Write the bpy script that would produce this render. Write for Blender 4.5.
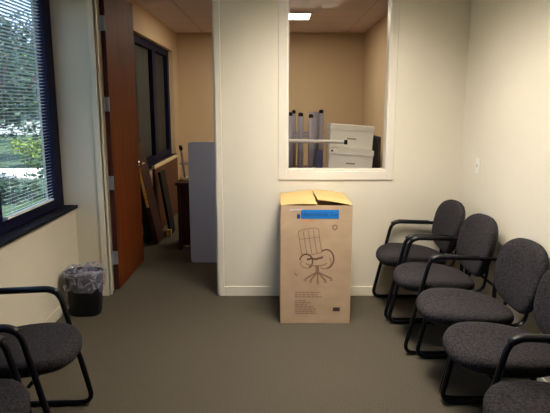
import bpy, bmesh, math, random
from mathutils import Vector, Matrix
for _o in list(bpy.data.objects): bpy.data.objects.remove(_o)
sc = bpy.context.scene
C = sc.collection
PI = math.pi
rnd = random.Random(7)

# ------------------------------------------------------------------ camera, world, sun, exposure
EYE = 1.62
cam_d = bpy.data.cameras.new('camera')
cam_d.sensor_width = 36.0
cam_d.lens = 36.0*540/550
cam_d.clip_start = 0.02
cam_d.clip_end = 300
cam = bpy.data.objects.new('camera', cam_d)
C.objects.link(cam)
cam.location = (0, 0, EYE)
cam.rotation_euler = (math.radians(90-10.6), 0, 0)
sc.camera = cam

world = bpy.data.worlds.new('sky'); sc.world = world
world.use_nodes = True
wn = world.node_tree.nodes; wl = world.node_tree.links
wn.clear()
wo = wn.new('ShaderNodeOutputWorld'); wb = wn.new('ShaderNodeBackground'); ws = wn.new('ShaderNodeTexSky')
ws.sky_type = 'HOSEK_WILKIE'; ws.turbidity = 6.0; ws.ground_albedo = 0.3
ws.sun_direction = (0.6, -0.25, 0.75)
SKY = 13.0
wb.inputs['Strength'].default_value = SKY
wl.new(ws.outputs[0], wb.inputs['Color']); wl.new(wb.outputs[0], wo.inputs['Surface'])

sun_d = bpy.data.lights.new('sun', 'SUN'); sun_d.energy = 9.0; sun_d.angle = math.radians(1.0); sun_d.color = (1, .95, .86)
sun = bpy.data.objects.new('sun', sun_d); C.objects.link(sun)
sun.rotation_euler = Vector((-0.6, 0.25, -0.75)).to_track_quat('-Z', 'Y').to_euler()

LAMP_ROOM = 68.0          # emission of the troffer diffusers of the waiting room
LAMP_STORE = 9.0         # and of the store room
LAMP_COL = (1.0, .90, .79)
vs = sc.view_settings
vs.view_transform = 'Standard'; vs.look = 'None'; vs.gamma = 1.0
vs.use_curve_mapping = False
vs.exposure = 0.0

# ------------------------------------------------------------------ materials
def mat(name, col, rough=.7, metal=0.0, spec=.5, noise=None, bump=None, coat=0.0):
    """noise=(scale, amount, stretch) varies the colour; bump=(scale, strength)"""
    m = bpy.data.materials.new(name); m.use_nodes = True
    nt = m.node_tree; b = nt.nodes['Principled BSDF']
    b.inputs['Base Color'].default_value = (*col, 1)
    b.inputs['Roughness'].default_value = rough
    b.inputs['Metallic'].default_value = metal
    b.inputs['Specular IOR Level'].default_value = spec
    b.inputs['Coat Weight'].default_value = coat
    tc = nt.nodes.new('ShaderNodeTexCoord')
    if noise:
        s, amt, st = noise
        mp = nt.nodes.new('ShaderNodeMapping'); mp.inputs['Scale'].default_value = st
        nz = nt.nodes.new('ShaderNodeTexNoise'); nz.inputs['Scale'].default_value = s; nz.inputs['Detail'].default_value = 4
        rp = nt.nodes.new('ShaderNodeValToRGB')
        lo = [max(0, c*(1-amt)) for c in col]; hi = [min(1, c*(1+amt)) for c in col]
        rp.color_ramp.elements[0].position = .3; rp.color_ramp.elements[1].position = .7
        rp.color_ramp.elements[0].color = (*lo, 1); rp.color_ramp.elements[1].color = (*hi, 1)
        nt.links.new(tc.outputs['Object'], mp.inputs[0]); nt.links.new(mp.outputs[0], nz.inputs['Vector'])
        nt.links.new(nz.outputs['Fac'], rp.inputs[0]); nt.links.new(rp.outputs[0], b.inputs['Base Color'])
    if bump:
        s, k = bump
        nz2 = nt.nodes.new('ShaderNodeTexNoise'); nz2.inputs['Scale'].default_value = s; nz2.inputs['Detail'].default_value = 3
        bp = nt.nodes.new('ShaderNodeBump'); bp.inputs['Strength'].default_value = k; bp.inputs['Distance'].default_value = .01
        nt.links.new(tc.outputs['Object'], nz2.inputs['Vector'])
        nt.links.new(nz2.outputs['Fac'], bp.inputs['Height']); nt.links.new(bp.outputs[0], b.inputs['Normal'])
    return m

def emit(name, col, k):
    m = bpy.data.materials.new(name); m.use_nodes = True
    nt = m.node_tree; nt.nodes.clear()
    o = nt.nodes.new('ShaderNodeOutputMaterial'); e = nt.nodes.new('ShaderNodeEmission')
    e.inputs[0].default_value = (*col, 1); e.inputs[1].default_value = k
    nt.links.new(e.outputs[0], o.inputs[0])
    return m

def glass(name, gloss, tint=(1, 1, 1)):
    m = bpy.data.materials.new(name); m.use_nodes = True
    nt = m.node_tree; nt.nodes.clear()
    o = nt.nodes.new('ShaderNodeOutputMaterial'); mx = nt.nodes.new('ShaderNodeMixShader')
    t = nt.nodes.new('ShaderNodeBsdfTransparent'); g = nt.nodes.new('ShaderNodeBsdfGlossy')
    t.inputs[0].default_value = (*tint, 1); g.inputs['Roughness'].default_value = 0.02
    mx.inputs[0].default_value = gloss
    nt.links.new(t.outputs[0], mx.inputs[1]); nt.links.new(g.outputs[0], mx.inputs[2]); nt.links.new(mx.outputs[0], o.inputs[0])
    return m

def tile_mat(name, col, sx, sy):
    m = mat(name, col, .9, noise=(60, .06, (1, 1, 1)))
    nt = m.node_tree; b = nt.nodes['Principled BSDF']
    src = b.inputs['Base Color'].links[0].from_socket
    tc = nt.nodes.new('ShaderNodeTexCoord')
    br = nt.nodes.new('ShaderNodeTexBrick')
    br.offset = 0; br.inputs['Scale'].default_value = 1; br.inputs['Brick Width'].default_value = sx; br.inputs['Row Height'].default_value = sy
    br.inputs['Mortar Size'].default_value = .012
    br.inputs['Mortar'].default_value = (col[0]*.72, col[1]*.7, col[2]*.7, 1)
    nt.links.new(tc.outputs['Object'], br.inputs['Vector'])
    nt.links.new(src, br.inputs['Color1']); nt.links.new(src, br.inputs['Color2'])
    nt.links.new(br.outputs['Color'], b.inputs['Base Color'])
    return m

M = {}
M['wall'] = mat('wall_paint', (.68, .632, .505), .75, noise=(1.4, .03, (1, 1, 1)), bump=(220, .04))
M['wall2'] = mat('store_room_wallcovering', (.62, .46, .29), .8, noise=(2.0, .04, (1, 1, .3)))
M['trimpaint'] = mat('trim_paint', (.70, .65, .52), .4, noise=(3, .02, (1, 1, 1)))
M['frame_white'] = mat('window_frame_paint', (.69, .645, .55), .35)
M['ceiling'] = tile_mat('ceiling_tile', (.80, .66, .66), 1.22, .61)
M['carpet'] = mat('carpet', (.078, .067, .048), .95, spec=.1, noise=(140, .28, (1, 1, 1)), bump=(300, .5))
M['dark_frame'] = mat('dark_window_frame', (.007, .008, .028), .5, spec=.08)
M['sill'] = mat('dark_sill_laminate', (.008, .007, .012), .5, spec=.10)
M['glass_out'] = glass('window_glass', .04)
M['glass_in'] = glass('partition_glass', .018, (.98, .98, .97))
M['slat'] = mat('blind_slat', (.80, .83, .85), .45)
M['shade'] = mat('dark_shade_cloth', (.030, .028, .022), .8, noise=(6, .3, (1, 1, .1)))
M['wood'] = mat('red_door_veneer', (.135, .031, .006), .55, spec=.07, noise=(5, .28, (6, 6, .35)))
M['wood_edge'] = mat('door_edge_wood', (.055, .014, .012), .45, noise=(6, .2, (6, 6, .3)))
M['maroon'] = mat('mahogany_laminate', (.040, .010, .009), .5, spec=.2, noise=(4, .3, (5, .5, 5)))
M['brownlam'] = mat('brown_laminate', (.09, .028, .012), .5, spec=.2, noise=(4, .2, (.5, 5, 5)))
M['blacklam'] = mat('black_laminate', (.008, .008, .010), .55, spec=.12)
M['rawwood'] = mat('raw_wood_edge', (.72, .43, .12), .6, noise=(10, .25, (1, 1, 6)))
M['palewood'] = mat('pale_wood_edge', (.62, .50, .30), .6, noise=(10, .15, (4, 1, 1)))
M['steel'] = mat('satin_steel', (.50, .54, .62), .35, metal=.75)
M['chrome'] = mat('polished_nickel', (.75, .74, .72), .18, metal=1)
M['greypanel'] = mat('grey_panel', (.50, .53, .65), .55, noise=(2, .03, (1, 1, 1)))
M['greyedge'] = mat('grey_edge', (.20, .21, .26), .5)
M['greyleg'] = mat('grey_lavender_metal', (.36, .33, .38), .45)
M['bluelam'] = mat('dark_blue_plastic', (.05, .06, .16), .5)
M['card'] = mat('cardboard', (.52, .37, .235), .8, spec=.2, noise=(7, .07, (1, 1, 1.6)))
M['card_lit_top'] = mat('cardboard_lit_top', (.46, .32, .13), .8, spec=.2, noise=(5, .07, (1, 1, 1)))  # same cardboard as the body; ceiling light on the top painted in as yellow
M['ink'] = mat('brown_box_ink', (.20, .105, .065), .8)
M['ink_l'] = mat('faint_box_ink', (.30, .185, .115), .8)
M['ink_d'] = mat('dark_box_ink', (.06, .03, .025), .8)
M['bluelabel'] = mat('blue_label', (.010, .20, .58), .5)
M['navy'] = mat('navy_ink', (.02, .05, .2), .6)
M['whitelabel'] = mat('pale_sticker', (.62, .56, .58), .6)
M['orange'] = mat('orange_ink', (.62, .25, .12), .7)
M['whitebox'] = mat('white_carton', (.86, .83, .76), .6, noise=(5, .02, (1, 1, 1)))
M['whitetube'] = mat('white_tube', (.72, .67, .62), .5)
M['binblack'] = mat('black_bin_plastic', (.005, .005, .006), .45, spec=.25)
M['tubeblack'] = mat('black_gloss_tube', (.003, .003, .005), .3, spec=.22)
M['armblack'] = mat('black_arm_plastic', (.005, .005, .007), .42, spec=.3)
M['shell'] = mat('black_shell', (.007, .007, .009), .5, spec=.3)
M['fabric'] = mat('charcoal_upholstery', (.024, .0215, .0235), .95, spec=.15, noise=(95, .75, (1, 1, 1)), bump=(420, .35))
M['added_louvre'] = mat('added_louvre_grey', (.25, .24, .23), .5)
M['switch'] = mat('switch_plastic', (.78, .76, .68), .4)
M['concrete'] = mat('pavement', (.62, .60, .56), .9, noise=(3, .1, (1, 1, 1)))
M['lawn'] = mat('lawn', (.045, .095, .04), .95, noise=(2.5, .35, (1, 1, 1)))
M['bark'] = mat('bark', (.06, .045, .033), .9, noise=(8, .3, (1, 1, .3)))
M['leafA'] = mat('leaf_dark', (.035, .075, .045), .6, noise=(1.5, .5, (1, 1, 1)))
M['leafB'] = mat('leaf_mid', (.05, .12, .03), .6, noise=(1.5, .4, (1, 1, 1)))
M['leafC'] = mat('leaf_light', (.16, .25, .06), .6, noise=(2, .35, (1, 1, 1)))
M['stucco'] = mat('pale_stucco', (.70, .72, .72), .85, noise=(2, .05, (1, 1, 1)))
M['farwin'] = mat('far_window', (.05, .08, .12), .2)
M['lamp'] = emit('lamp_diffuser', LAMP_COL, LAMP_ROOM)
M['lamp2'] = emit('lamp_diffuser_store', (1.0, .90, .72), LAMP_STORE*3)
M['lamp_added'] = emit('lamp_diffuser_store_added', (1.0, .90, .72), LAMP_STORE*1.1)
# clear bin liner
m = bpy.data.materials.new('clear_plastic_film'); m.use_nodes = True; M['film'] = m
b = m.node_tree.nodes['Principled BSDF']
b.inputs['Base Color'].default_value = (.46, .46, .58, 1); b.inputs['Roughness'].default_value = .15; b.inputs['Alpha'].default_value = .26
nz = m.node_tree.nodes.new('ShaderNodeTexNoise'); nz.inputs['Scale'].default_value = 22; nz.inputs['Detail'].default_value = 5
bp = m.node_tree.nodes.new('ShaderNodeBump'); bp.inputs['Strength'].default_value = .9; bp.inputs['Distance'].default_value = .02
m.node_tree.links.new(nz.outputs['Fac'], bp.inputs['Height']); m.node_tree.links.new(bp.outputs[0], b.inputs['Normal'])
tcx = m.node_tree.nodes.new('ShaderNodeTexCoord'); nz3 = m.node_tree.nodes.new('ShaderNodeTexNoise'); nz3.inputs['Scale'].default_value = 16; nz3.inputs['Detail'].default_value = 4; nz3.inputs['Distortion'].default_value = 1.5
mr = m.node_tree.nodes.new('ShaderNodeMapRange'); mr.inputs[1].default_value = .42; mr.inputs[2].default_value = .66; mr.inputs[3].default_value = .20; mr.inputs[4].default_value = .62
m.node_tree.links.new(tcx.outputs['Object'], nz3.inputs['Vector']); m.node_tree.links.new(tcx.outputs['Object'], nz.inputs['Vector'])
m.node_tree.links.new(nz3.outputs['Fac'], mr.inputs[0]); m.node_tree.links.new(mr.outputs[0], b.inputs['Alpha'])

# ------------------------------------------------------------------ mesh helpers
def obj(name, bm, material, parent=None, smooth=False, bevel=0.0):
    bmesh.ops.recalc_face_normals(bm, faces=bm.faces)
    me = bpy.data.meshes.new(name); bm.to_mesh(me); bm.free()
    me.materials.append(material)
    if smooth:
        for p in me.polygons: p.use_smooth = True
    o = bpy.data.objects.new(name, me); C.objects.link(o)
    if parent: o.parent = parent
    if bevel:
        md = o.modifiers.new('bevel', 'BEVEL'); md.width = bevel; md.segments = 2; md.limit_method = 'ANGLE'
    return o

def thing(name, label, cat, loc=(0, 0, 0), rotz=0.0, group=None):
    o = bpy.data.objects.new(name, None); C.objects.link(o); o.empty_display_size = .05
    o.location = loc; o.rotation_euler = (0, 0, rotz)
    return tag(o, label, cat, group)

def tag(o, label, cat, group=None):
    o['label'] = label; o['category'] = cat
    if group: o['group'] = group
    return o

def box(bm, x0, x1, y0, y1, z0, z1, mtx=None):
    vs_ = [bm.verts.new((x, y, z)) for z in (z0, z1) for y in (y0, y1) for x in (x0, x1)]
    for f in ((0, 1, 3, 2), (4, 5, 7, 6), (0, 1, 5, 4), (2, 3, 7, 6), (0, 2, 6, 4), (1, 3, 7, 5)):
        bm.faces.new([vs_[i] for i in f])
    if mtx:
        for v in vs_: v.co = mtx @ v.co
    return bm

def B(*a, mtx=None):
    bm = bmesh.new()
    if isinstance(a[0], (tuple, list)):
        for q in a: box(bm, *q, mtx=mtx)
    else: box(bm, *a, mtx=mtx)
    return bm

def fillet(pts, r, n=6):
    pts = [Vector(p) for p in pts]
    out = [pts[0]]
    for i in range(1, len(pts)-1):
        a, p, c = pts[i-1], pts[i], pts[i+1]
        rr = r[i] if isinstance(r, (list, tuple)) else r
        u = (a-p); w = (c-p)
        rr = min(rr, u.length*.49, w.length*.49)
        s = p+u.normalized()*rr; e = p+w.normalized()*rr
        for k in range(n+1):
            t = k/n
            out.append((s*(1-t)+p*t)*(1-t)+(p*(1-t)+e*t)*t)
    out.append(pts[-1])
    return out

def tube(bm, pts, r, n=12, ry=None, cap=True, ref=Vector((0, 1, 0))):
    """sweep an ellipse (r across ref x tangent, ry along ref) along pts"""
    pts = [Vector(p) for p in pts]; ry = ry or r
    rings = []
    for i, p in enumerate(pts):
        t = (pts[min(i+1, len(pts)-1)]-pts[max(i-1, 0)]).normalized()
        a = ref-t*ref.dot(t)
        if a.length < .05: a = Vector((1, 0, 0))-t*t.x
        if a.length < .05: a = Vector((0, 0, 1))-t*t.z
        a.normalize(); c = t.cross(a)
        rings.append([bm.verts.new(p+a*ry*math.cos(2*PI*k/n)+c*r*math.sin(2*PI*k/n)) for k in range(n)])
    for i in range(len(rings)-1):
        for k in range(n):
            bm.faces.new((rings[i][k], rings[i][(k+1) % n], rings[i+1][(k+1) % n], rings[i+1][k]))
    if cap:
        bm.faces.new(rings[0]); bm.faces.new(rings[-1])
    return bm

def lathe(bm, prof, n=24, c=(0, 0, 0), cap0=True, cap1=True):
    rings = [[bm.verts.new((c[0]+r*math.cos(2*PI*k/n), c[1]+r*math.sin(2*PI*k/n), c[2]+z)) for k in range(n)] for r, z in prof]
    for i in range(len(rings)-1):
        for k in range(n):
            bm.faces.new((rings[i][k], rings[i][(k+1) % n], rings[i+1][(k+1) % n], rings[i+1][k]))
    if cap0: bm.faces.new(rings[0])
    if cap1: bm.faces.new(rings[-1])
    return bm

def cushion(fn, outline, layers):
    """stack scaled copies of an outline; fn maps (u, v, h) to space"""
    bm = bmesh.new(); rings = []
    for s, h in layers:
        rings.append([bm.verts.new(fn(u*s, v*s, h)) for u, v in outline])
    n = len(outline)
    for i in range(len(rings)-1):
        for k in range(n):
            bm.faces.new((rings[i][k], rings[i][(k+1) % n], rings[i+1][(k+1) % n], rings[i+1][k]))
    for ring, (s, h) in ((rings[0], layers[0]), (rings[-1], layers[-1])):
        c = bm.verts.new(fn(0, 0, h))
        for k in range(n): bm.faces.new((ring[k], ring[(k+1) % n], c))
    return bm

def superell(a, b, e, n=44, taper=0.0):
    out = []
    for k in range(n):
        t = 2*PI*k/n
        c, s = math.cos(t), math.sin(t)
        u = a*math.copysign(abs(c)**(2/e), c); v = b*math.copysign(abs(s)**(2/e), s)
        out.append((u, v*(1+taper*u/a)))
    return out

def struct(name, bm, material, parent=None, bevel=0.0):
    o = obj(name, bm, material, parent, bevel=bevel)
    if parent is None: o['kind'] = 'structure'
    return o

def copy_tree(o, parent=None):
    c = o.copy(); C.objects.link(c)
    if parent: c.parent = parent
    for ch in list(o.children): copy_tree(ch, c)
    return c

# ------------------------------------------------------------------ the rooms
XL, XR, YB, YB2, YF, HC = -1.68, 1.54, 4.46, 4.58, 9.6, 2.84
YR = -1.6                                   # wall behind the camera
XW = -1.78                                  # window plane
DX0, DX1, DH = -1.432, -.487, 2.60          # door opening
WX0, WX1, WZ0, WZ1 = .100, .925, 1.085, 2.56  # interior window opening

struct('floor', B(XL-.3, XR+.3, YR-.3, YF+.3, -.2, 0), M['carpet'])
struct('ceiling', B((XL-.4, XR+.4, YR-.3, YB2, HC, HC+.25), (XL-.4, XR+.4, YB2, YF+.3, HC, HC+.25)), M['ceiling'])
struct('wall_right', B((XR, XR+.2, YR-.3, YF+.3, 0, HC)), M['wall'])
struct('wall_rear', B(XL-.3, XR+.3, YR-.2, YR, 0, HC), M['wall'])
struct('wall_far', B(XL-.3, XR, YF, YF+.2, 0, HC), M['wall2'])
# exterior wall: knee wall, header, and solid stretches
WT = 2.50                                    # window head
struct('wall_left', B((XL-.24, XL, YR, YB2, 0, .775), (XL-.24, XL, YR, YB, WT, HC), (XL-.24, XL, YR, 1.2, .775, WT),
                      (XL-.24, XL-.0, YB, YB2, .775, HC)), M['wall'])
struct('wall_store_left', B((XL-.24, XL, YB2, YF, 0, .80), (XL-.24, XL, YB2, YF, WT, HC), (XL-.24, XL, YB2, 5.9, .80, WT),
                            (XL-.24, XL, 9.16, YF, .80, WT)), M['wall2'])
# partition between the rooms, with the door opening and the window opening
struct('wall_back', B((XL, DX0, YB, YB2, 0, HC), (DX0, DX1, YB, YB2, DH, HC), (DX1, WX0, YB, YB2, 0, HC),
                      (WX0, WX1, YB, YB2, 0, WZ0), (WX0, WX1, YB, YB2, WZ1, HC), (WX1, XR, YB, YB2, 0, HC)), M['wall'])
struct('wall_store_right', B(XR-.012, XR, YB2, YF, 0, HC), M['wall2'])

# skirting
struct('baseboard_back', B((DX1+.05, XR, YB-.012, YB, 0, .085), (XL, DX0-.05, YB-.012, YB, 0, .085)), M['trimpaint'], bevel=.003)
struct('baseboard_right', B(XR-.012, XR, YR, YB-.012, 0, .085), M['trimpaint'], bevel=.003)
struct('baseboard_left', B(XL, XL+.012, YR, YB-.012, 0, .085), M['trimpaint'], bevel=.003)
struct('baseboard_store', B((XL, XL+.012, YB2+.06, YF, 0, .085), (XL+.012, XR-.012, YF-.012, YF, 0, .085)), M['trimpaint'])
# seam trim on the store room's far wall
struct('trim_1', B(.86, .885, YF-.012, YF, .085, HC), M['wall2'])

# door frame: face, return and stop
bm = bmesh.new()
box(bm, DX0-.05, DX0, YB-.014, YB2+.014, 0, DH+.05)
box(bm, DX1, DX1+.05, YB-.014, YB2+.014, 0, DH+.05)
box(bm, DX0, DX1, YB-.014, YB2+.014, DH, DH+.05)
box(bm, DX0, DX0+.014, YB+.02, YB+.06, 0, DH)
box(bm, DX1-.014, DX1, YB+.02, YB+.06, 0, DH)
struct('trim_2', bm, M['trimpaint'], bevel=.004)

# door leaf, open at right angles into the store room
door = bpy.data.objects.new('door_1', None); C.objects.link(door)
door['kind'] = 'structure'; door.location = (DX0+.004, YB2+.02, 0)
DT = .045
obj('leaf', B(0, DT, .002, .90, .012, DH-.01), M['wood'], door, bevel=.002)
obj('hinge_edge', B(.001, DT-.001, -.0005, .0025, .012, DH-.01), M['wood_edge'], door)
for z in (.30, .965, 1.63, 2.28):
    bm = bmesh.new()
    box(bm, .003, .043, -.004, 0, z-.06, z+.06)
    tube(bm, [(.0, -.008, z-.06), (.0, -.008, z+.06)], .008, 10)
    for dz in (-.04, 0, .04): lathe(bm, [(.004, z+dz-.002), (.004, z+dz+.002)], 8, (.026, -.004, 0))
    obj('hinge', bm, M['steel'], door)
bm = bmesh.new()
hz, hy = 1.05, .84
tube(bm, [(DT, hy, hz), (DT+.010, hy, hz)], .03, 20)
tube(bm, fillet([(DT, hy, hz), (DT+.055, hy, hz), (DT+.058, hy-.12, hz)], .02), .013, 12, ref=Vector((0, 0, 1)))
obj('handle', bm, M['chrome'], door, smooth=False)
obj('kick_edge', B(.0, DT, .8995, .902, .012, DH-.01), M['wood_edge'], door)

# exterior window of the waiting room
win1 = bpy.data.objects.new('window_1', None); C.objects.link(win1); win1['kind'] = 'structure'
bm = bmesh.new()
for y0, y1 in ((4.315, 4.46), (3.33, 3.44), (2.26, 2.36), (1.2, 1.32)): box(bm, XW-.06, XW+.01, y0, y1, .80, WT)
for y0, y1 in ((3.44, 4.315), (2.36, 3.33), (1.32, 2.26)):
    box(bm, XW-.06, XW+.01, y0, y1, .80, .875); box(bm, XW-.06, XW+.01, y0, y1, WT-.08, WT)
obj('frame', bm, M['dark_frame'], win1, bevel=.003)
for y0, y1 in ((3.44, 4.315), (2.36, 3.33), (1.32, 2.26)):
    obj('pane', B(XW-.052, XW-.048, y0, y1, .875, WT-.08), M['glass_out'], win1)
obj('sill', B(XW-.1, XL+.025, 1.2, YB-.002, .775, .80), M['sill'], win1, bevel=.004)

# store room window, dark frame and drawn dark shade
win2 = bpy.data.objects.new('window_2', None); C.objects.link(win2); win2['kind'] = 'structure'
bm = bmesh.new()
for y0, y1 in ((5.9, 6.02), (6.9, 7.0), (7.95, 8.17), (9.02, 9.16)): box(bm, XW-.06, XW+.03, y0, y1, .82, WT)
for y0, y1 in ((6.02, 6.9), (7.0, 7.95), (8.17, 9.02)):
    box(bm, XW-.06, XW+.03, y0, y1, .82, .90); box(bm, XW-.06, XW+.03, y0, y1, WT-.1, WT)
obj('frame', bm, M['dark_frame'], win2, bevel=.003)
for y0, y1 in ((6.02, 6.9), (7.0, 7.95), (8.17, 9.02)):
    obj('shade', B(XW-.045, XW-.03, y0, y1, .90, WT-.1), M['shade'], win2)
obj('sill', B(XW-.1, XL+.03, 5.9, 9.16, .795, .82), M['sill'], win2, bevel=.004)

# interior window in the partition
win3 = bpy.data.objects.new('window_3', None); C.objects.link(win3); win3['kind'] = 'structure'
fw = .075
bm = bmesh.new()
box(bm, WX0-fw, WX0, YB-.010, YB, WZ0-fw, WZ1+fw); box(bm, WX1, WX1+.055, YB-.010, YB, WZ0-fw, WZ1+fw)
box(bm, WX0, WX1, YB-.010, YB, WZ0-fw, WZ0); box(bm, WX0, WX1, YB-.010, YB, WZ1, WZ1+fw)
obj('frame', bm, M['frame_white'], win3, bevel=.004)
bm = bmesh.new()
for y0, y1 in ((YB, YB+.05), (YB+.06, YB2)):
    box(bm, WX0, WX0+.012, y0, y1, WZ0, WZ1); box(bm, WX1-.012, WX1, y0, y1, WZ0, WZ1)
    box(bm, WX0+.012, WX1-.012, y0, y1, WZ0, WZ0+.012); box(bm, WX0+.012, WX1-.012, y0, y1, WZ1-.012, WZ1)
obj('glazing_stop', bm, M['frame_white'], win3)
obj('pane', B(WX0, WX1, YB+.052, YB+.058, WZ0, WZ1), M['glass_in'], win3)

# ------------------------------------------------------------------ ceiling lights
def troffer(x, y, label, lampmat, wx=.60, wy=.30, deep=0.0, nx=2, ny=4):
    t = thing('ceiling_light', label, 'ceiling light', (x, y, HC), group='fluorescent ceiling lights')
    bm = bmesh.new(); d = -.012-deep
    for q in ((-wx-.03, wx+.03, -wy-.03, -wy), (-wx-.03, wx+.03, wy, wy+.03), (-wx-.03, -wx, -wy, wy), (wx, wx+.03, -wy, wy)):
        box(bm, *q, d, 0)
    obj('frame', bm, M['switch'], t)
    obj('diffuser', B(-wx, wx, -wy, wy, -.008, -.001), lampmat, t)
    if deep:  # unseen louvres, added to cut the light off the upper walls
        for k in range(1, nx): obj('added_louvre_blade', B(-wx+2*wx*k/nx-.002, -wx+2*wx*k/nx+.002, -wy, wy, d, -.009), M['added_louvre'], t)
        for k in range(1, ny): obj('added_louvre_blade', B(-wx, wx, -wy+2*wy*k/ny-.002, -wy+2*wy*k/ny+.002, d, -.009), M['added_louvre'], t)
    return t
troffer(-.12, 7.85, 'lit recessed ceiling panel seen through the interior window', M['lamp2'], .6, .25)
troffer(.42, 3.12, 'ceiling light overhead in the waiting room, louvres added to darken upper walls', M['lamp'], .30, .60, .11, 3, 4)
troffer(.35, 5.25, 'unseen ceiling light added behind the partition to brighten the white cartons', M['lamp_added'], .60, .15, .11, 4, 1)  # extra lamp out of view, added to light the carton fronts

t = thing('ceiling_vent', 'small round ceiling fixture seen at the top of the interior window', 'vent', (.80, 6.45, HC))
obj('rim', lathe(bmesh.new(), [(.10, 0), (.095, -.012), (.07, -.016), (.06, -.006)], 28), M['switch'], t, smooth=True)
obj('hub', lathe(bmesh.new(), [(.045, -.001), (.045, -.02), (.02, -.028)], 20), M['steel'], t, smooth=True)

# ------------------------------------------------------------------ venetian blind
def venetian(y0, y1, label):
    t = thing('window_blind', label, 'blind', (XW+.026, 0, .885))
    obj('head_rail', B(-.014, .014, y0, y1, 1.52, 1.555), M['slat'], t)
    k = 0; z = .035
    a = math.radians(14)
    while z < 1.51:
        bm = bmesh.new(); n = 4; w = .0125
        top = []; bot = []
        for j in range(n+1):
            s = -1+2*j/n
            dx = s*w*math.cos(a); dz = s*w*math.sin(a)+.0016*(1-s*s)
            top.append([bm.verts.new((dx, y, z+dz+.0003)) for y in (y0, y1)])
            bot.append([bm.verts.new((dx, y, z+dz-.0003)) for y in (y0, y1)])
        for j in range(n):
            bm.faces.new((top[j][0], top[j][1], top[j+1][1], top[j+1][0]))
            bm.faces.new((bot[j][0], bot[j][1], bot[j+1][1], bot[j+1][0]))
        for j in (0, n): bm.faces.new((top[j][0], top[j][1], bot[j][1], bot[j][0]))
        for q in (0, 1): bm.faces.new([top[j][q] for j in range(n+1)]+[bot[j][q] for j in range(n, -1, -1)])
        obj('slat', bm, M['slat'], t)
        z += .0235; k += 1
    obj('bottom_rail', B(-.013, .013, y0, y1, .002, .018), M['slat'], t)
    for y in (y0+.12, (y0+y1)/2, y1-.12):
        bm = bmesh.new()
        for x in (-.0135, .0135): tube(bm, [(x, y, .01), (x, y, 1.52)], .0008, 5)
        obj('ladder_cord', bm, M['slat'], t)
    return t
venetian(3.445, 4.19, 'pale venetian blind with open slats in the left window')

# ------------------------------------------------------------------ chairs
def seat_map(u, v, h):                       # u forward, v sideways, h up
    x = .005+u; z = .405+h
    z += .012*(u/.25)                        # tips up a little to the front
    if u > .12: z -= .9*(u-.12)**2           # waterfall front
    z += .35*v*v
    return (x, v, z)
LOW = [0.0]
def back_map(u, v, h):                       # u up, v sideways, h forwards
    ang = math.radians(13)
    curve = .55*v*v
    x = -.325 - u*math.sin(ang) + h*math.cos(ang) + curve
    z = .69+u*math.cos(ang)+h*math.sin(ang)
    return (x+.018-LOW[0]*.8, v, z-LOW[0])
SEAT_O = superell(.265, .25, 2.5, 48, .06)
BACK_O = superell(.205, .265, 2.7, 48, .04)

def side_frame(s, arms):
    y = s*.254
    bm = bmesh.new()
    if arms:
        pts = [(-.325, y, .600), (-.345, y, .655), (.105, y, .668), (.252, y, .016), (-.36, y, .016), (-.315, y, .38), (-.325, y, .600)]
        p = fillet(pts, [0, .05, .075, .075, .07, .1, 0], 7)
    else:
        pts = [(-.20, y, .385), (.128, y, .40), (.205, y, .016), (-.33, y, .016), (-.25, y, .385), (-.20, y, .385)]
        p = fillet(pts, [0, .04, .075, .07, .04, 0], 7)
    tube(bm, p, .0142, 12, .0150, cap=True)
    return bm

def make_chair(label, arms):
    LOW[0] = .008 if arms else .045
    t = thing('guest_chair', label, 'chair', group='grey waiting room chairs with black sled frames')
    obj('seat', cushion(seat_map, SEAT_O, [(.90, .005), (.965, .008), (1.0, .022), (1.0, .042), (.975, .056), (.92, .066), (.8, .073), (.55, .079), (.28, .081)]), M['fabric'], t, smooth=True)
    obj('seat_pan', cushion(seat_map, SEAT_O, [(.70, -.018), (.88, -.012), (.93, .0), (.93, .006)]), M['shell'], t, smooth=True)
    obj('backrest', cushion(back_map, BACK_O, [(.94, -.008), (1.0, .004), (1.0, .022), (.97, .036), (.9, .045), (.7, .052), (.4, .056)]), M['fabric'], t, smooth=True)
    obj('back_shell', cushion(back_map, BACK_O, [(.60, -.026), (.86, -.022), (.95, -.010), (.96, -.002)]), M['shell'], t, smooth=True)
    for s in (-1, 1):
        obj('sled_frame', side_frame(s, arms), M['tubeblack'], t, smooth=True)
        if arms:
            bm = bmesh.new()
            tube(bm, fillet([(-.20, s*.254, .6615), (.06, s*.254, .6695), (.108, s*.254, .645)], .03, 5), .0175, 14, .021)
            obj('arm_pad', bm, M['armblack'], t, smooth=True)
        bm = bmesh.new()
        tube(bm, fillet([(-.05, s*.13, .388), (-.295, s*.13, .395), (-.322, s*.13, .62)], .06, 6), .007, 10, .018)
        obj('back_support', bm, M['tubeblack'], t, smooth=True)
    for x, z in ((.125, .388), (-.18, .388), (-.318, .47) if arms else (-.235, .37)):
        bm = bmesh.new(); tube(bm, [(x, -.25, z), (x, .25, z)], .009, 10, ref=Vector((0, 0, 1)))
        obj('cross_bar', bm, M['tubeblack'], t, smooth=True)
    return t

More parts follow.
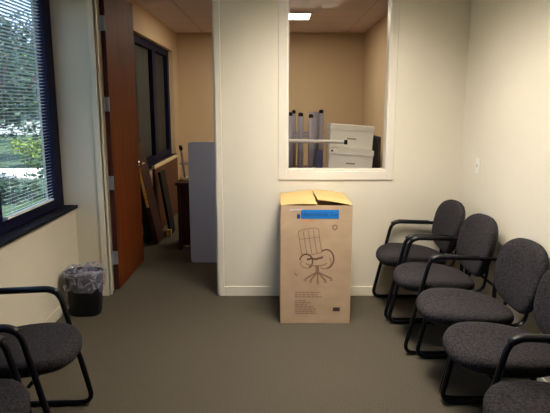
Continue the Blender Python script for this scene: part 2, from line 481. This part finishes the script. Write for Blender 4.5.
arm0 = make_chair('grey fabric armchair in the far right corner beside the back wall', True)
less0 = make_chair('armless grey chair third from the back corner, next to the second armchair', False)
RX = 1.10
specs = [(arm0, RX-.018, 4.15, PI, None),
         (None, RX, 3.585, PI, 'grey armchair second from the back corner, in front of the corner armchair'),
         (less0, RX+.02, 3.02, PI, None),
         ('l', RX+.015, 2.475, PI, 'armless grey chair fourth from the back corner, nearest armless one to viewer'),
         (None, RX-.015, 1.855, PI, 'nearest grey armchair at the bottom right edge of the photo'),
         (None, -1.235, 2.46, math.radians(3), 'grey armchair by the left window wall, the one nearer the waste bin'),
         (None, -1.235, 1.865, math.radians(3), 'grey armchair cut off at the bottom left corner of the photo')]
for src, x, y, r, lab in specs:
    o = src if src not in (None, 'l') else copy_tree(arm0 if src is None else less0)
    o.location = (x, y, 0); o.rotation_euler = (0, 0, r)
    if lab: o['label'] = lab

# ------------------------------------------------------------------ cardboard carton
BX0, BX1, BY0, BY1, BH = .040, .565, 3.85, 4.40, .905
t = thing('cardboard_box', 'tall brown cardboard carton with blue label below the interior window', 'box', (BX0, BY0, 0))
W, D = BX1-BX0, BY1-BY0
th = .006
bm = B((0, W, 0, th, 0, BH), (0, W, D-th, D, 0, BH), (0, th, th, D-th, 0, BH), (W-th, W, th, D-th, 0, BH), (th, W-th, th, D-th, 0, th))
obj('carton_body', bm, M['card'], t, bevel=.002)
def flap(x0, x1, z0, z1, sag):
    """a flap hinged at x0, its free edge at x1; rises from z0 to z1"""
    bm = bmesh.new(); nx, ny = 8, 8; g = []
    for dz in (0, .004):
        for i in range(nx+1):
            for j in range(ny+1):
                u = i/nx; v = j/ny
                z = z0+(z1-z0)*math.sin(u*PI/2)+sag*u*u*(v-.5)*2
                g.append(bm.verts.new((x0+(x1-x0)*u, D*v, z+dz)))
    n1 = (nx+1)*(ny+1)
    def q(l, i, j): return g[l*n1+i*(ny+1)+j]
    for l in (0, 1):
        for i in range(nx):
            for j in range(ny): bm.faces.new((q(l, i, j), q(l, i+1, j), q(l, i+1, j+1), q(l, i, j+1)))
    for i in range(nx):
        for j in (0, ny): bm.faces.new((q(0, i, j), q(0, i+1, j), q(1, i+1, j), q(1, i, j)))
    for j in range(ny):
        for i in (0, nx): bm.faces.new((q(0, i, j), q(0, i, j+1), q(1, i, j+1), q(1, i, j)))
    return bm
obj('top_flap', flap(0, W*.50, BH, BH+.018, .010), M['card_lit_top'], t)
obj('top_flap', flap(W, W*.515, BH, BH+.034, -.006), M['card_lit_top'], t)
obj('inner_flap', B(th, W-th, th, D*.46, BH-.012, BH-.006), M['card_lit_top'], t)
obj('inner_flap', B(th, W-th, D*.54, D-th, BH-.012, BH-.006), M['card_lit_top'], t)

def ribbon(bm, pts, w, y=-.0012):
    """flat printed stroke on the carton's front: pts (x, z)"""
    pts = [Vector((p[0], 0, p[1])) for p in pts]; L = []; R_ = []
    for i, p in enumerate(pts):
        tg = (pts[min(i+1, len(pts)-1)]-pts[max(i-1, 0)]).normalized()
        n = Vector((-tg.z, 0, tg.x))*w/2
        for lst, s in ((L, 1), (R_, -1)):
            c = p+n*s; lst.append((bm.verts.new((c.x, y, c.z)), bm.verts.new((c.x, y+.0011, c.z))))
    for i in range(len(pts)-1):
        bm.faces.new((L[i][0], L[i+1][0], R_[i+1][0], R_[i][0]))
        bm.faces.new((L[i][0], L[i+1][0], L[i+1][1], L[i][1])); bm.faces.new((R_[i][0], R_[i+1][0], R_[i+1][1], R_[i][1]))
def arc(cx, cz, rx, rz, a0, a1, n=14): return [(cx+rx*math.cos(math.radians(a0+(a1-a0)*k/n)), cz+rz*math.sin(math.radians(a0+(a1-a0)*k/n))) for k in range(n+1)]
# line drawing of a desk chair, printed in the carton's ink
faint = bmesh.new(); dark = bmesh.new()
for k in range(5):
    ribbon(faint, [(.13+.037*k, .710+.006*k), (.140+.037*k, .65), (.157+.037*k, .54+.004*k)], .006)
ribbon(faint, [(.13, .712), (.165, .728), (.24, .740), (.278, .734)], .006)
ribbon(faint, [(.137, .655), (.20, .662), (.285, .672)], .005)
ribbon(faint, [(.157, .540), (.22, .535), (.305, .556)], .006)
ribbon(dark, arc(.190, .487, .048, .055, 170, -60), .011)
ribbon(dark, arc(.338, .505, .056, .072, 125, -85), .011)
ribbon(dark, [(.195, .50), (.23, .510), (.26, .503), (.315, .520)], .015)
ribbon(faint, arc(.265, .475, .075, .022, 180, 360), .008)
ribbon(faint, arc(.325, .480, .05, .05, 40, -130), .006)
ribbon(faint, arc(.20, .470, .05, .035, 140, 300), .006)
ribbon(faint, [(.272, .455), (.275, .395)], .026)
for fx, fz in ((.185, .352), (.225, .340), (.278, .333), (.335, .340), (.378, .355)):
    ribbon(faint, [(.275, .405), (fx, fz)], .012)
    ribbon(faint, arc(fx, fz-.010, .009, .009, 0, 360, 8), .006)
ribbon(dark, [(.105, .400), (.118, .378), (.132, .388)], .006)
ribbon(dark, arc(.398, .745, .016, .017, 0, 360, 16), .007)          # round printed symbol
# unreadable lines of print: broken dashes, as in the photograph
rr = random.Random(3)
for z, x1 in ((.245, .30), (.228, .28), (.212, .31), (.180, .19), (.165, .23), (.148, .20), (.132, .25), (.115, .27), (.098, .26), (.082, .27)):
    x = .110
    while x < x1:
        w = rr.uniform(.012, .035); ribbon(faint, [(x, z), (min(x+w, x1), z)], .0085); x += w+.006
obj('printed_drawing', faint, M['ink_l'], t)
obj('printed_marks', dark, M['ink'], t)
obj('printed_block', B(.395, .447, -.0012, 0, .098, .128), M['ink_d'], t)
lab = obj('blue_sticker', B(.150, .425, -.0015, 0, .810, .875), M['bluelabel'], t); lab['label'] = 'bright blue sticker with dark lettering'
obj('small_sticker', B(.120, .144, -.0015, 0, .810, .842), M['navy'], t)
obj('pale_tape', B(.065, .165, -.0015, 0, .870, .880), M['whitelabel'], t)
obj('orange_print', B(.150, .235, -.001, 0, .789, .796), M['orange'], t)
fc = bpy.data.curves.new('lettering', 'FONT'); fc.body = 'Hammonds Co.'; fc.size = .043; fc.extrude = .0006; fc.align_x = 'CENTER'; fc.align_y = 'CENTER'
fo = bpy.data.objects.new('lettering', fc); C.objects.link(fo); fo.parent = lab
fo.location = (.2875, -.0022, .842); fo.rotation_euler = (PI/2, 0, 0)
bpy.context.view_layer.update()
me = bpy.data.meshes.new_from_object(fo.evaluated_get(bpy.context.evaluated_depsgraph_get())); me.materials.clear(); me.materials.append(M['navy'])
bpy.data.objects.remove(fo)
fo = bpy.data.objects.new('lettering', me); C.objects.link(fo); fo.parent = lab
fo.location = (.2875, -.0022, .842); fo.rotation_euler = (PI/2, 0, 0)

# ------------------------------------------------------------------ waste bin
t = thing('waste_bin', 'black waste bin with clear liner in the left corner by the door', 'bin', (-1.497, 4.06, 0))
def rrect(a, b, n=40, e=4): return superell(a, b, e, n)
def shell_rings(specs, n=40):
    bm = bmesh.new(); rings = []
    for a, b_, z, wob in specs:
        o = rrect(a, b_, n, 2.7)
        rings.append([bm.verts.new((u*(1+wob*rnd.uniform(-1, 1)), v*(1+wob*rnd.uniform(-1, 1)), z+wob*.25*rnd.uniform(-1, 1))) for u, v in o])
    for i in range(len(rings)-1):
        for k in range(n): bm.faces.new((rings[i][k], rings[i][(k+1) % n], rings[i+1][(k+1) % n], rings[i+1][k]))
    return bm, rings
bm, rg = shell_rings([(.112, .082, 0, 0), (.118, .088, .01, 0), (.141, .107, .330, 0), (.147, .113, .337, 0), (.147, .113, .347, 0), (.137, .103, .347, 0), (.112, .082, .015, 0)])
bm.faces.new(rg[0]); bm.faces.new(rg[-1])
obj('bin_body', bm, M['binblack'], t, smooth=False)
bm = bmesh.new(); rings = []; n = 64
for q, (a, b_, z, w) in enumerate([(.085, .065, .06, .10), (.115, .085, .20, .08), (.130, .097, .33, .03), (.141, .107, .375, .01), (.150, .117, .388, .015), (.158, .125, .372, .02),
                      (.160, .127, .340, .05), (.156, .124, .305, .06), (.153, .121, .268, .05), (.149, .118, .232, .03), (.148, .117, .215, .04)]):
    ring = []
    for k, (u, v) in enumerate(rrect(a, b_, n, 2.7)):
        th_ = 2*PI*k/n
        f = 1+w*(.5*math.sin(7*th_+q*.9)+.35*math.sin(13*th_-q*1.7)+.3*math.sin(19*th_+q*2.3))
        if z > .3: f = max(f, .99)
        dz = (.012*math.cos(th_-.7)+.008*math.sin(5*th_+q*.3)) if z > .3 else .012*math.sin(6*th_)+.010*math.sin(9*th_+1)
        ring.append(bm.verts.new((u*f, v*f, (z+dz)*.965)))
    rings.append(ring)
for i in range(len(rings)-1):
    for k in range(n): bm.faces.new((rings[i][k], rings[i][(k+1) % n], rings[i+1][(k+1) % n], rings[i+1][k]))
lo = obj('liner', bm, M['film'], t, smooth=True); lo['label'] = 'crumpled clear plastic liner folded over the rim'

# ------------------------------------------------------------------ light switch on the right wall
t = thing('light_switch', 'small white light switch on the right wall above the chairs', 'light switch', (XR, 4.08, 1.17))
obj('plate', B(-.007, 0, -.035, .035, -.057, .057), M['switch'], t, bevel=.003)
obj('toggle', B(-.016, -.006, -.006, .006, -.010, .014), M['switch'], t, bevel=.002)

# ------------------------------------------------------------------ store room things
# grey tabletop standing on its end, legs folded behind
t = thing('folding_table', 'pale grey folding tabletop standing upright in the store room doorway', 'table', (-.50, 5.46, 0))
hw, hh = .38, 1.26
def rounded_slab(w, h, r, y0, y1, n=6):
    pts = []
    for cx_, cz_, a0 in ((w-r, h-r, 0), (-w+r, h-r, 90), (-w+r, r, 180), (w-r, r, 270)):
        for k in range(n+1):
            a = math.radians(a0+90*k/n); pts.append((cx_+r*math.cos(a), cz_+r*math.sin(a)))
    bm = bmesh.new()
    A = [bm.verts.new((x, y0, z)) for x, z in pts]; Bq = [bm.verts.new((x, y1, z)) for x, z in pts]
    bm.faces.new(A); bm.faces.new(Bq)
    for k in range(len(pts)): bm.faces.new((A[k], A[(k+1) % len(pts)], Bq[(k+1) % len(pts)], Bq[k]))
    return bm
obj('tabletop', rounded_slab(hw, hh, .035, 0, .028), M['greypanel'], t, bevel=.003)
obj('apron', B((-.33, .33, .028, .05, .08, .11), (-.33, .33, .028, .05, 1.15, 1.18), (-.33, -.30, .028, .05, .11, 1.15), (.30, .33, .028, .05, .11, 1.15)), M['greyedge'], t)
for z0, z1 in ((.16, .60), (.70, 1.12)):
    bm = bmesh.new(); tube(bm, fillet([(-.27, .064, z0), (-.27, .064, z1), (.27, .064, z1), (.27, .064, z0)], .05), .013, 10)
    obj('folded_leg', bm, M['greyleg'], t, smooth=True)

# board leaning on the window wall, raw edge towards the door
def leaning(name, label, x_foot, x_top, h, y0, y1, th, m1, medge, bx=0.0):
    dx = x_top-x_foot; L = math.hypot(dx, h); a = math.atan2(-dx, h)
    t = thing(name, label, 'board', (x_foot, y0, .0))
    mt = Matrix.Rotation(-a, 4, 'Y')
    obj('panel', B(0, th, .004, y1-y0, th*math.sin(a), L, mtx=mt), m1, t)
    if medge: obj('end_edge', B(0, th, 0, .0045, th*math.sin(a), L, mtx=mt), medge, t)
    return t
ax, tx, ah = -1.42, -1.645, 1.17
bd = leaning('leaning_board', 'tall dark board with golden end edge leaning by the store room window', ax, tx, ah, 6.2, 6.55, .045, M['maroon'], None)
a = math.atan2(ax-tx, ah); L = math.hypot(ax-tx, ah)
e = obj('raw_edge', B(.006, .038, -.004, .0035, .45, L-.01), M['rawwood'], bd)
e.data.transform(Matrix.Rotation(-a, 4, 'Y'))
leaning('leaning_board', 'black board leaning left of the golden edged board, nearest the wall', -1.535, -1.655, .80, 6.25, 6.65, .03, M['blacklam'], None)
leaning('leaning_board', 'short black board right of the golden edged board, against the brown panel', -1.34, -1.455, .80, 6.66, 6.95, .03, M['blacklam'], None)
# brown panel standing on edge with a pale upper edge
t = thing('furniture_board', 'brown board on edge with pale top edge, under the store room window', 'board', (-1.50, 6.7, 0))
obj('panel', B(-.03, .0, 0, 1.6, 0, .84), M['brownlam'], t)
obj('top_edge', B(-.034, .004, -.002, 1.602, .84, .878), M['palewood'], t)
t = thing('wood_block', 'small light wood block on the floor by the leaning boards', 'block', (-1.33, 6.60, 0))
o_ = obj('block_body', B(-.03, .03, -.02, .03, 0, .09), M['rawwood'], t, bevel=.004)

# dark desk return half hidden behind the grey tabletop
t = thing('desk_return', 'dark mahogany desk end beside the upright grey tabletop', 'desk', (-1.09, 5.95, 0))
obj('side_panel', B(0, .03, 0, .60, 0, .745), M['maroon'], t)
obj('side_panel', B(.62, .65, 0, .60, 0, .745), M['maroon'], t)
obj('desktop', B(-.02, .68, -.02, .62, .745, .775), M['maroon'], t, bevel=.003)
obj('modesty_panel', B(.03, .62, .03, .05, .05, .745), M['maroon'], t)
t = thing('upturned_stool', 'small upturned metal stool with black feet on the dark desk', 'stool', (-.985, 6.2, .775))
obj('stool_seat', lathe(bmesh.new(), [(.10, 0), (.11, .01), (.11, .025), (.10, .035)], 24), M['palewood'], t, smooth=False)
for k in range(4):
    q = PI/4+k*PI/2+.2; c_, s_ = math.cos(q), math.sin(q)
    bm = bmesh.new(); tube(bm, [(.08*c_, .08*s_, .03), (.13*c_, .13*s_, .36)], .012, 10)
    lg = obj('leg', bm, M['greyleg'], t, smooth=True)
    bm = bmesh.new(); tube(bm, [(.129*c_, .129*s_, .35), (.134*c_, .134*s_, .39)], .018, 12)
    obj('rubber_foot', bm, M['blacklam'], lg)
bm = bmesh.new(); tube(bm, [(.105*math.cos(2*PI*k/20), .105*math.sin(2*PI*k/20), .19) for k in range(21)], .008, 8, ref=Vector((0, 0, 1))); obj('foot_ring', bm, M['greyleg'], t)

# long storage cabinet below the interior window, store room side
SZ = .90
t = thing('storage_cabinet', 'low storage cabinet behind the interior window carrying the white boxes', 'cabinet', (.05, 5.55, 0))
obj('body', B(0, 1.44, .02, .78, .08, SZ-.03), M['brownlam'], t)
obj('plinth', B(.03, 1.41, .06, .75, 0, .08), M['blacklam'], t)
obj('cabinet_top', B(-.01, 1.45, 0, .80, SZ-.03, SZ), M['brownlam'], t, bevel=.003)
for k in range(3):
    d = obj('door', B(.01+.475*k, .48+.475*k, 0, .02, .09, SZ-.04), M['brownlam'], t)
    bm = bmesh.new(); tube(bm, [(.43+.475*k, -.02, .5), (.43+.475*k, -.02, .62)], .006, 8); obj('handle', bm, M['steel'], d)

# upturned work table, its grey legs in the air
t = thing('upturned_table', 'upturned table with grey legs in the air behind the interior window', 'table', (.10, 5.80, SZ))
obj('tabletop', B(0, .45, 0, .52, 0, .03), M['brownlam'], t, bevel=.003)
for x, y, r_, h_ in ((.065, .05, .026, .61), (.175, .06, .032, .605), (.285, .05, .030, .59), (.34, .36, .058, .65), (.415, .30, .030, .635), (.115, .42, .024, .63)):
    bm = bmesh.new(); tube(bm, [(x, y, .03), (x, y, h_)], r_, 16)
    lg = obj('leg', bm, M['greyleg'], t, smooth=True)
    if r_ < .05:
        bm = bmesh.new(); lathe(bm, [(r_*.8, h_), (r_*.85, h_+.025), (r_*.5, h_+.04)], 14, (x, y, 0)); obj('foot', bm, M['blacklam'], lg)
obj('cross_rail', B(.065, .285, .05, .07, .38, .41), M['greyleg'], t)
obj('cross_rail', B(.115, .42, .37, .39, .40, .43), M['greyleg'], t)
obj('blue_brace', B(.345, .42, .12, .15, .03, .24), M['bluelam'], t)

# white cartons
def carton(label, x, y, z, w, d, h, tilt, rz):
    t = thing('white_carton', label, 'box', (x, y, z), rz, group='white cartons behind the interior window')
    t.rotation_euler = (0, tilt, rz)
    obj('carton_body', B(-w/2, w/2, 0, d, 0, h), M['whitebox'], t, bevel=.004)
    obj('lid', B(-w/2-.006, w/2+.006, -.006, d+.006, h-.05, h+.006), M['whitebox'], t, bevel=.004)
    bm = bmesh.new()
    for k in range(6): box(bm, -.045+k*.016, -.034+k*.016, -.0015, 0, h*.42-.006, h*.42+.008)
    obj('printed_name', bm, M['ink_d'], t)
    return t
TL = math.radians(4.2)
lowc = carton('white carton with grip hole, at the bottom of the two stacked', .775, 5.60, SZ+.022, .455, .36, .245, TL, math.radians(-2))
obj('hand_hole', B(-.212, -.188, -.0075, -.006, .215, .232), M['blacklam'], lowc)
carton('white carton resting on top of the other white carton', .795, 5.70, SZ+.022+.2535, .455, .27, .235, TL, math.radians(1))

t = thing('mailing_tube', 'long white tube with dark open end lying across the white cartons', 'tube', (0, 0, 0))
p0, p1 = Vector((-.30, 5.72, 1.265)), Vector((.715, 5.58, 1.250))
bm = bmesh.new(); tube(bm, [p0, p1], .019, 16, cap=True); obj('tube_body', bm, M['whitetube'], t, smooth=False)
dd = (p1-p0).normalized()
bm = bmesh.new(); tube(bm, [p1-dd*.004, p1+dd*.03], .024, 16); obj('dark_end', bm, M['blacklam'], t)  # solid black piece standing in for the shade inside the open end

# dark folder and pale sheets leaning at the right of the boxes
t = thing('dark_folder', 'dark upright folder wedged right of the white cartons', 'folder', (1.062, 5.60, SZ))
obj('cover', B((0, .005, 0, .32, 0, .40), (.025, .03, 0, .32, 0, .40), (.005, .025, .314, .32, 0, .40)), M['blacklam'], t)
obj('sheets', B(.006, .024, .005, .312, .004, .39), M['brownlam'], t)
for k, (x, h_, lb) in enumerate(((1.11, .24, 'cream board leaning next to the dark folder behind the window'), (1.16, .27, 'cream board nearest the right wall behind the interior window'))):
    o = obj('cream_board', B(0, .018, 0, .3, 0, h_, mtx=Matrix.Rotation(math.radians(13), 4, 'Y')), M['palewood'])
    o.location = (x, 5.62, SZ+.005); tag(o, lb, 'board', 'cream boards beside the dark folder')

# ------------------------------------------------------------------ outdoors
struct('ground', B(-70, XL-.3, -20, 90, -.7, -.5), M['lawn'])
struct('trim_pavement', B(-30, -4.5, 15.6, 18.1, -.5, -.46), M['concrete'])
bpy.data.objects['trim_pavement'].name = 'path'
def tree(name, label, x, y, z0, h, rad, trunk_h, m, n, lsz, flat=1.0, group=None):
    t = thing(name, label, 'tree' if 'tree' in name else 'shrub', (x, y, -.5), group=group)
    rq = random.Random(int(x*31+y*17)+n)
    if trunk_h:
        bm = bmesh.new(); tube(bm, [(0, 0, 0), (.06, .03, trunk_h*.6), (0, .05, trunk_h+h*.4)], .14, 10)
        for k in range(6):
            q = k*1.05+.3
            tube(bm, [(0.02, .04, trunk_h*.9), (rad*.55*math.cos(q), rad*.55*math.sin(q), trunk_h+h*.35), (rad*.75*math.cos(q), rad*.75*math.sin(q), trunk_h+h*.6)], .04, 6)
        obj('trunk', bm, M['bark'], t)
    bm = bmesh.new()
    blobs = [(Vector((rq.uniform(-.6, .6)*rad, rq.uniform(-.6, .6)*rad, trunk_h+h*rq.uniform(.15, .85))), rad*rq.uniform(.3, .55)) for _ in range(14)]
    for i in range(n):
        c, r_ = blobs[i % 14]
        d = Vector((rq.gauss(0, 1), rq.gauss(0, 1), rq.gauss(0, 1)*flat)).normalized()*r_*rq.uniform(.55, 1.0)
        p = c+d
        if p.z < .02: p.z = .02+rq.random()*.1
        u = Vector((rq.gauss(0, 1), rq.gauss(0, 1), rq.gauss(0, .6))).normalized()
        w = u.orthogonal().normalized(); w.rotate(Matrix.Rotation(rq.uniform(0, 6.28), 3, u))
        s = lsz*rq.uniform(.7, 1.3)
        f = [bm.verts.new(p+u*s), bm.verts.new(p+w*s*.45), bm.verts.new(p-u*s), bm.verts.new(p-w*s*.45)]
        bm.faces.new(f)
    obj('foliage', bm, m, t)
    return t
tree('leafy_tree', 'dark green tree filling the middle of the left window', -7.45, 14.2, 0, 2.9, 1.9, 1.55, M['leafA'], 5200, .10)
tree('leafy_tree', 'mid green tree beyond the path outside the left window', -9.1, 21.5, 0, 3.6, 2.1, 1.7, M['leafB'], 4200, .15)
tree('leafy_tree', 'dark tree farthest from the left window', -15.0, 29.0, 0, 5.0, 3.4, 1.3, M['leafA'], 4600, .2)
tree('garden_shrub', 'light green low shrub beside the path outside', -8.2, 18.9, 0, .9, .9, 0, M['leafC'], 1800, .07, group='shrubs outside the left window')
tree('garden_shrub', 'dark low shrub in front of the path outside', -5.75, 12.0, 0, .42, .75, 0, M['leafA'], 1500, .06, group='shrubs outside the left window')
t = thing('building', 'pale distant building glimpsed between the trees outside', 'building', (-22, 40, -.5))
obj('walls', B(-9, 9, 0, 8, 0, 4.0), M['stucco'], t)
obj('roof', B(-9.3, 9.3, -.3, 8.3, 4.0, 4.4), M['concrete'], t)
for k in range(6): obj('window', B(-8+2.8*k, -6.4+2.8*k, -.05, .02, 1.1, 2.7), M['farwin'], t)
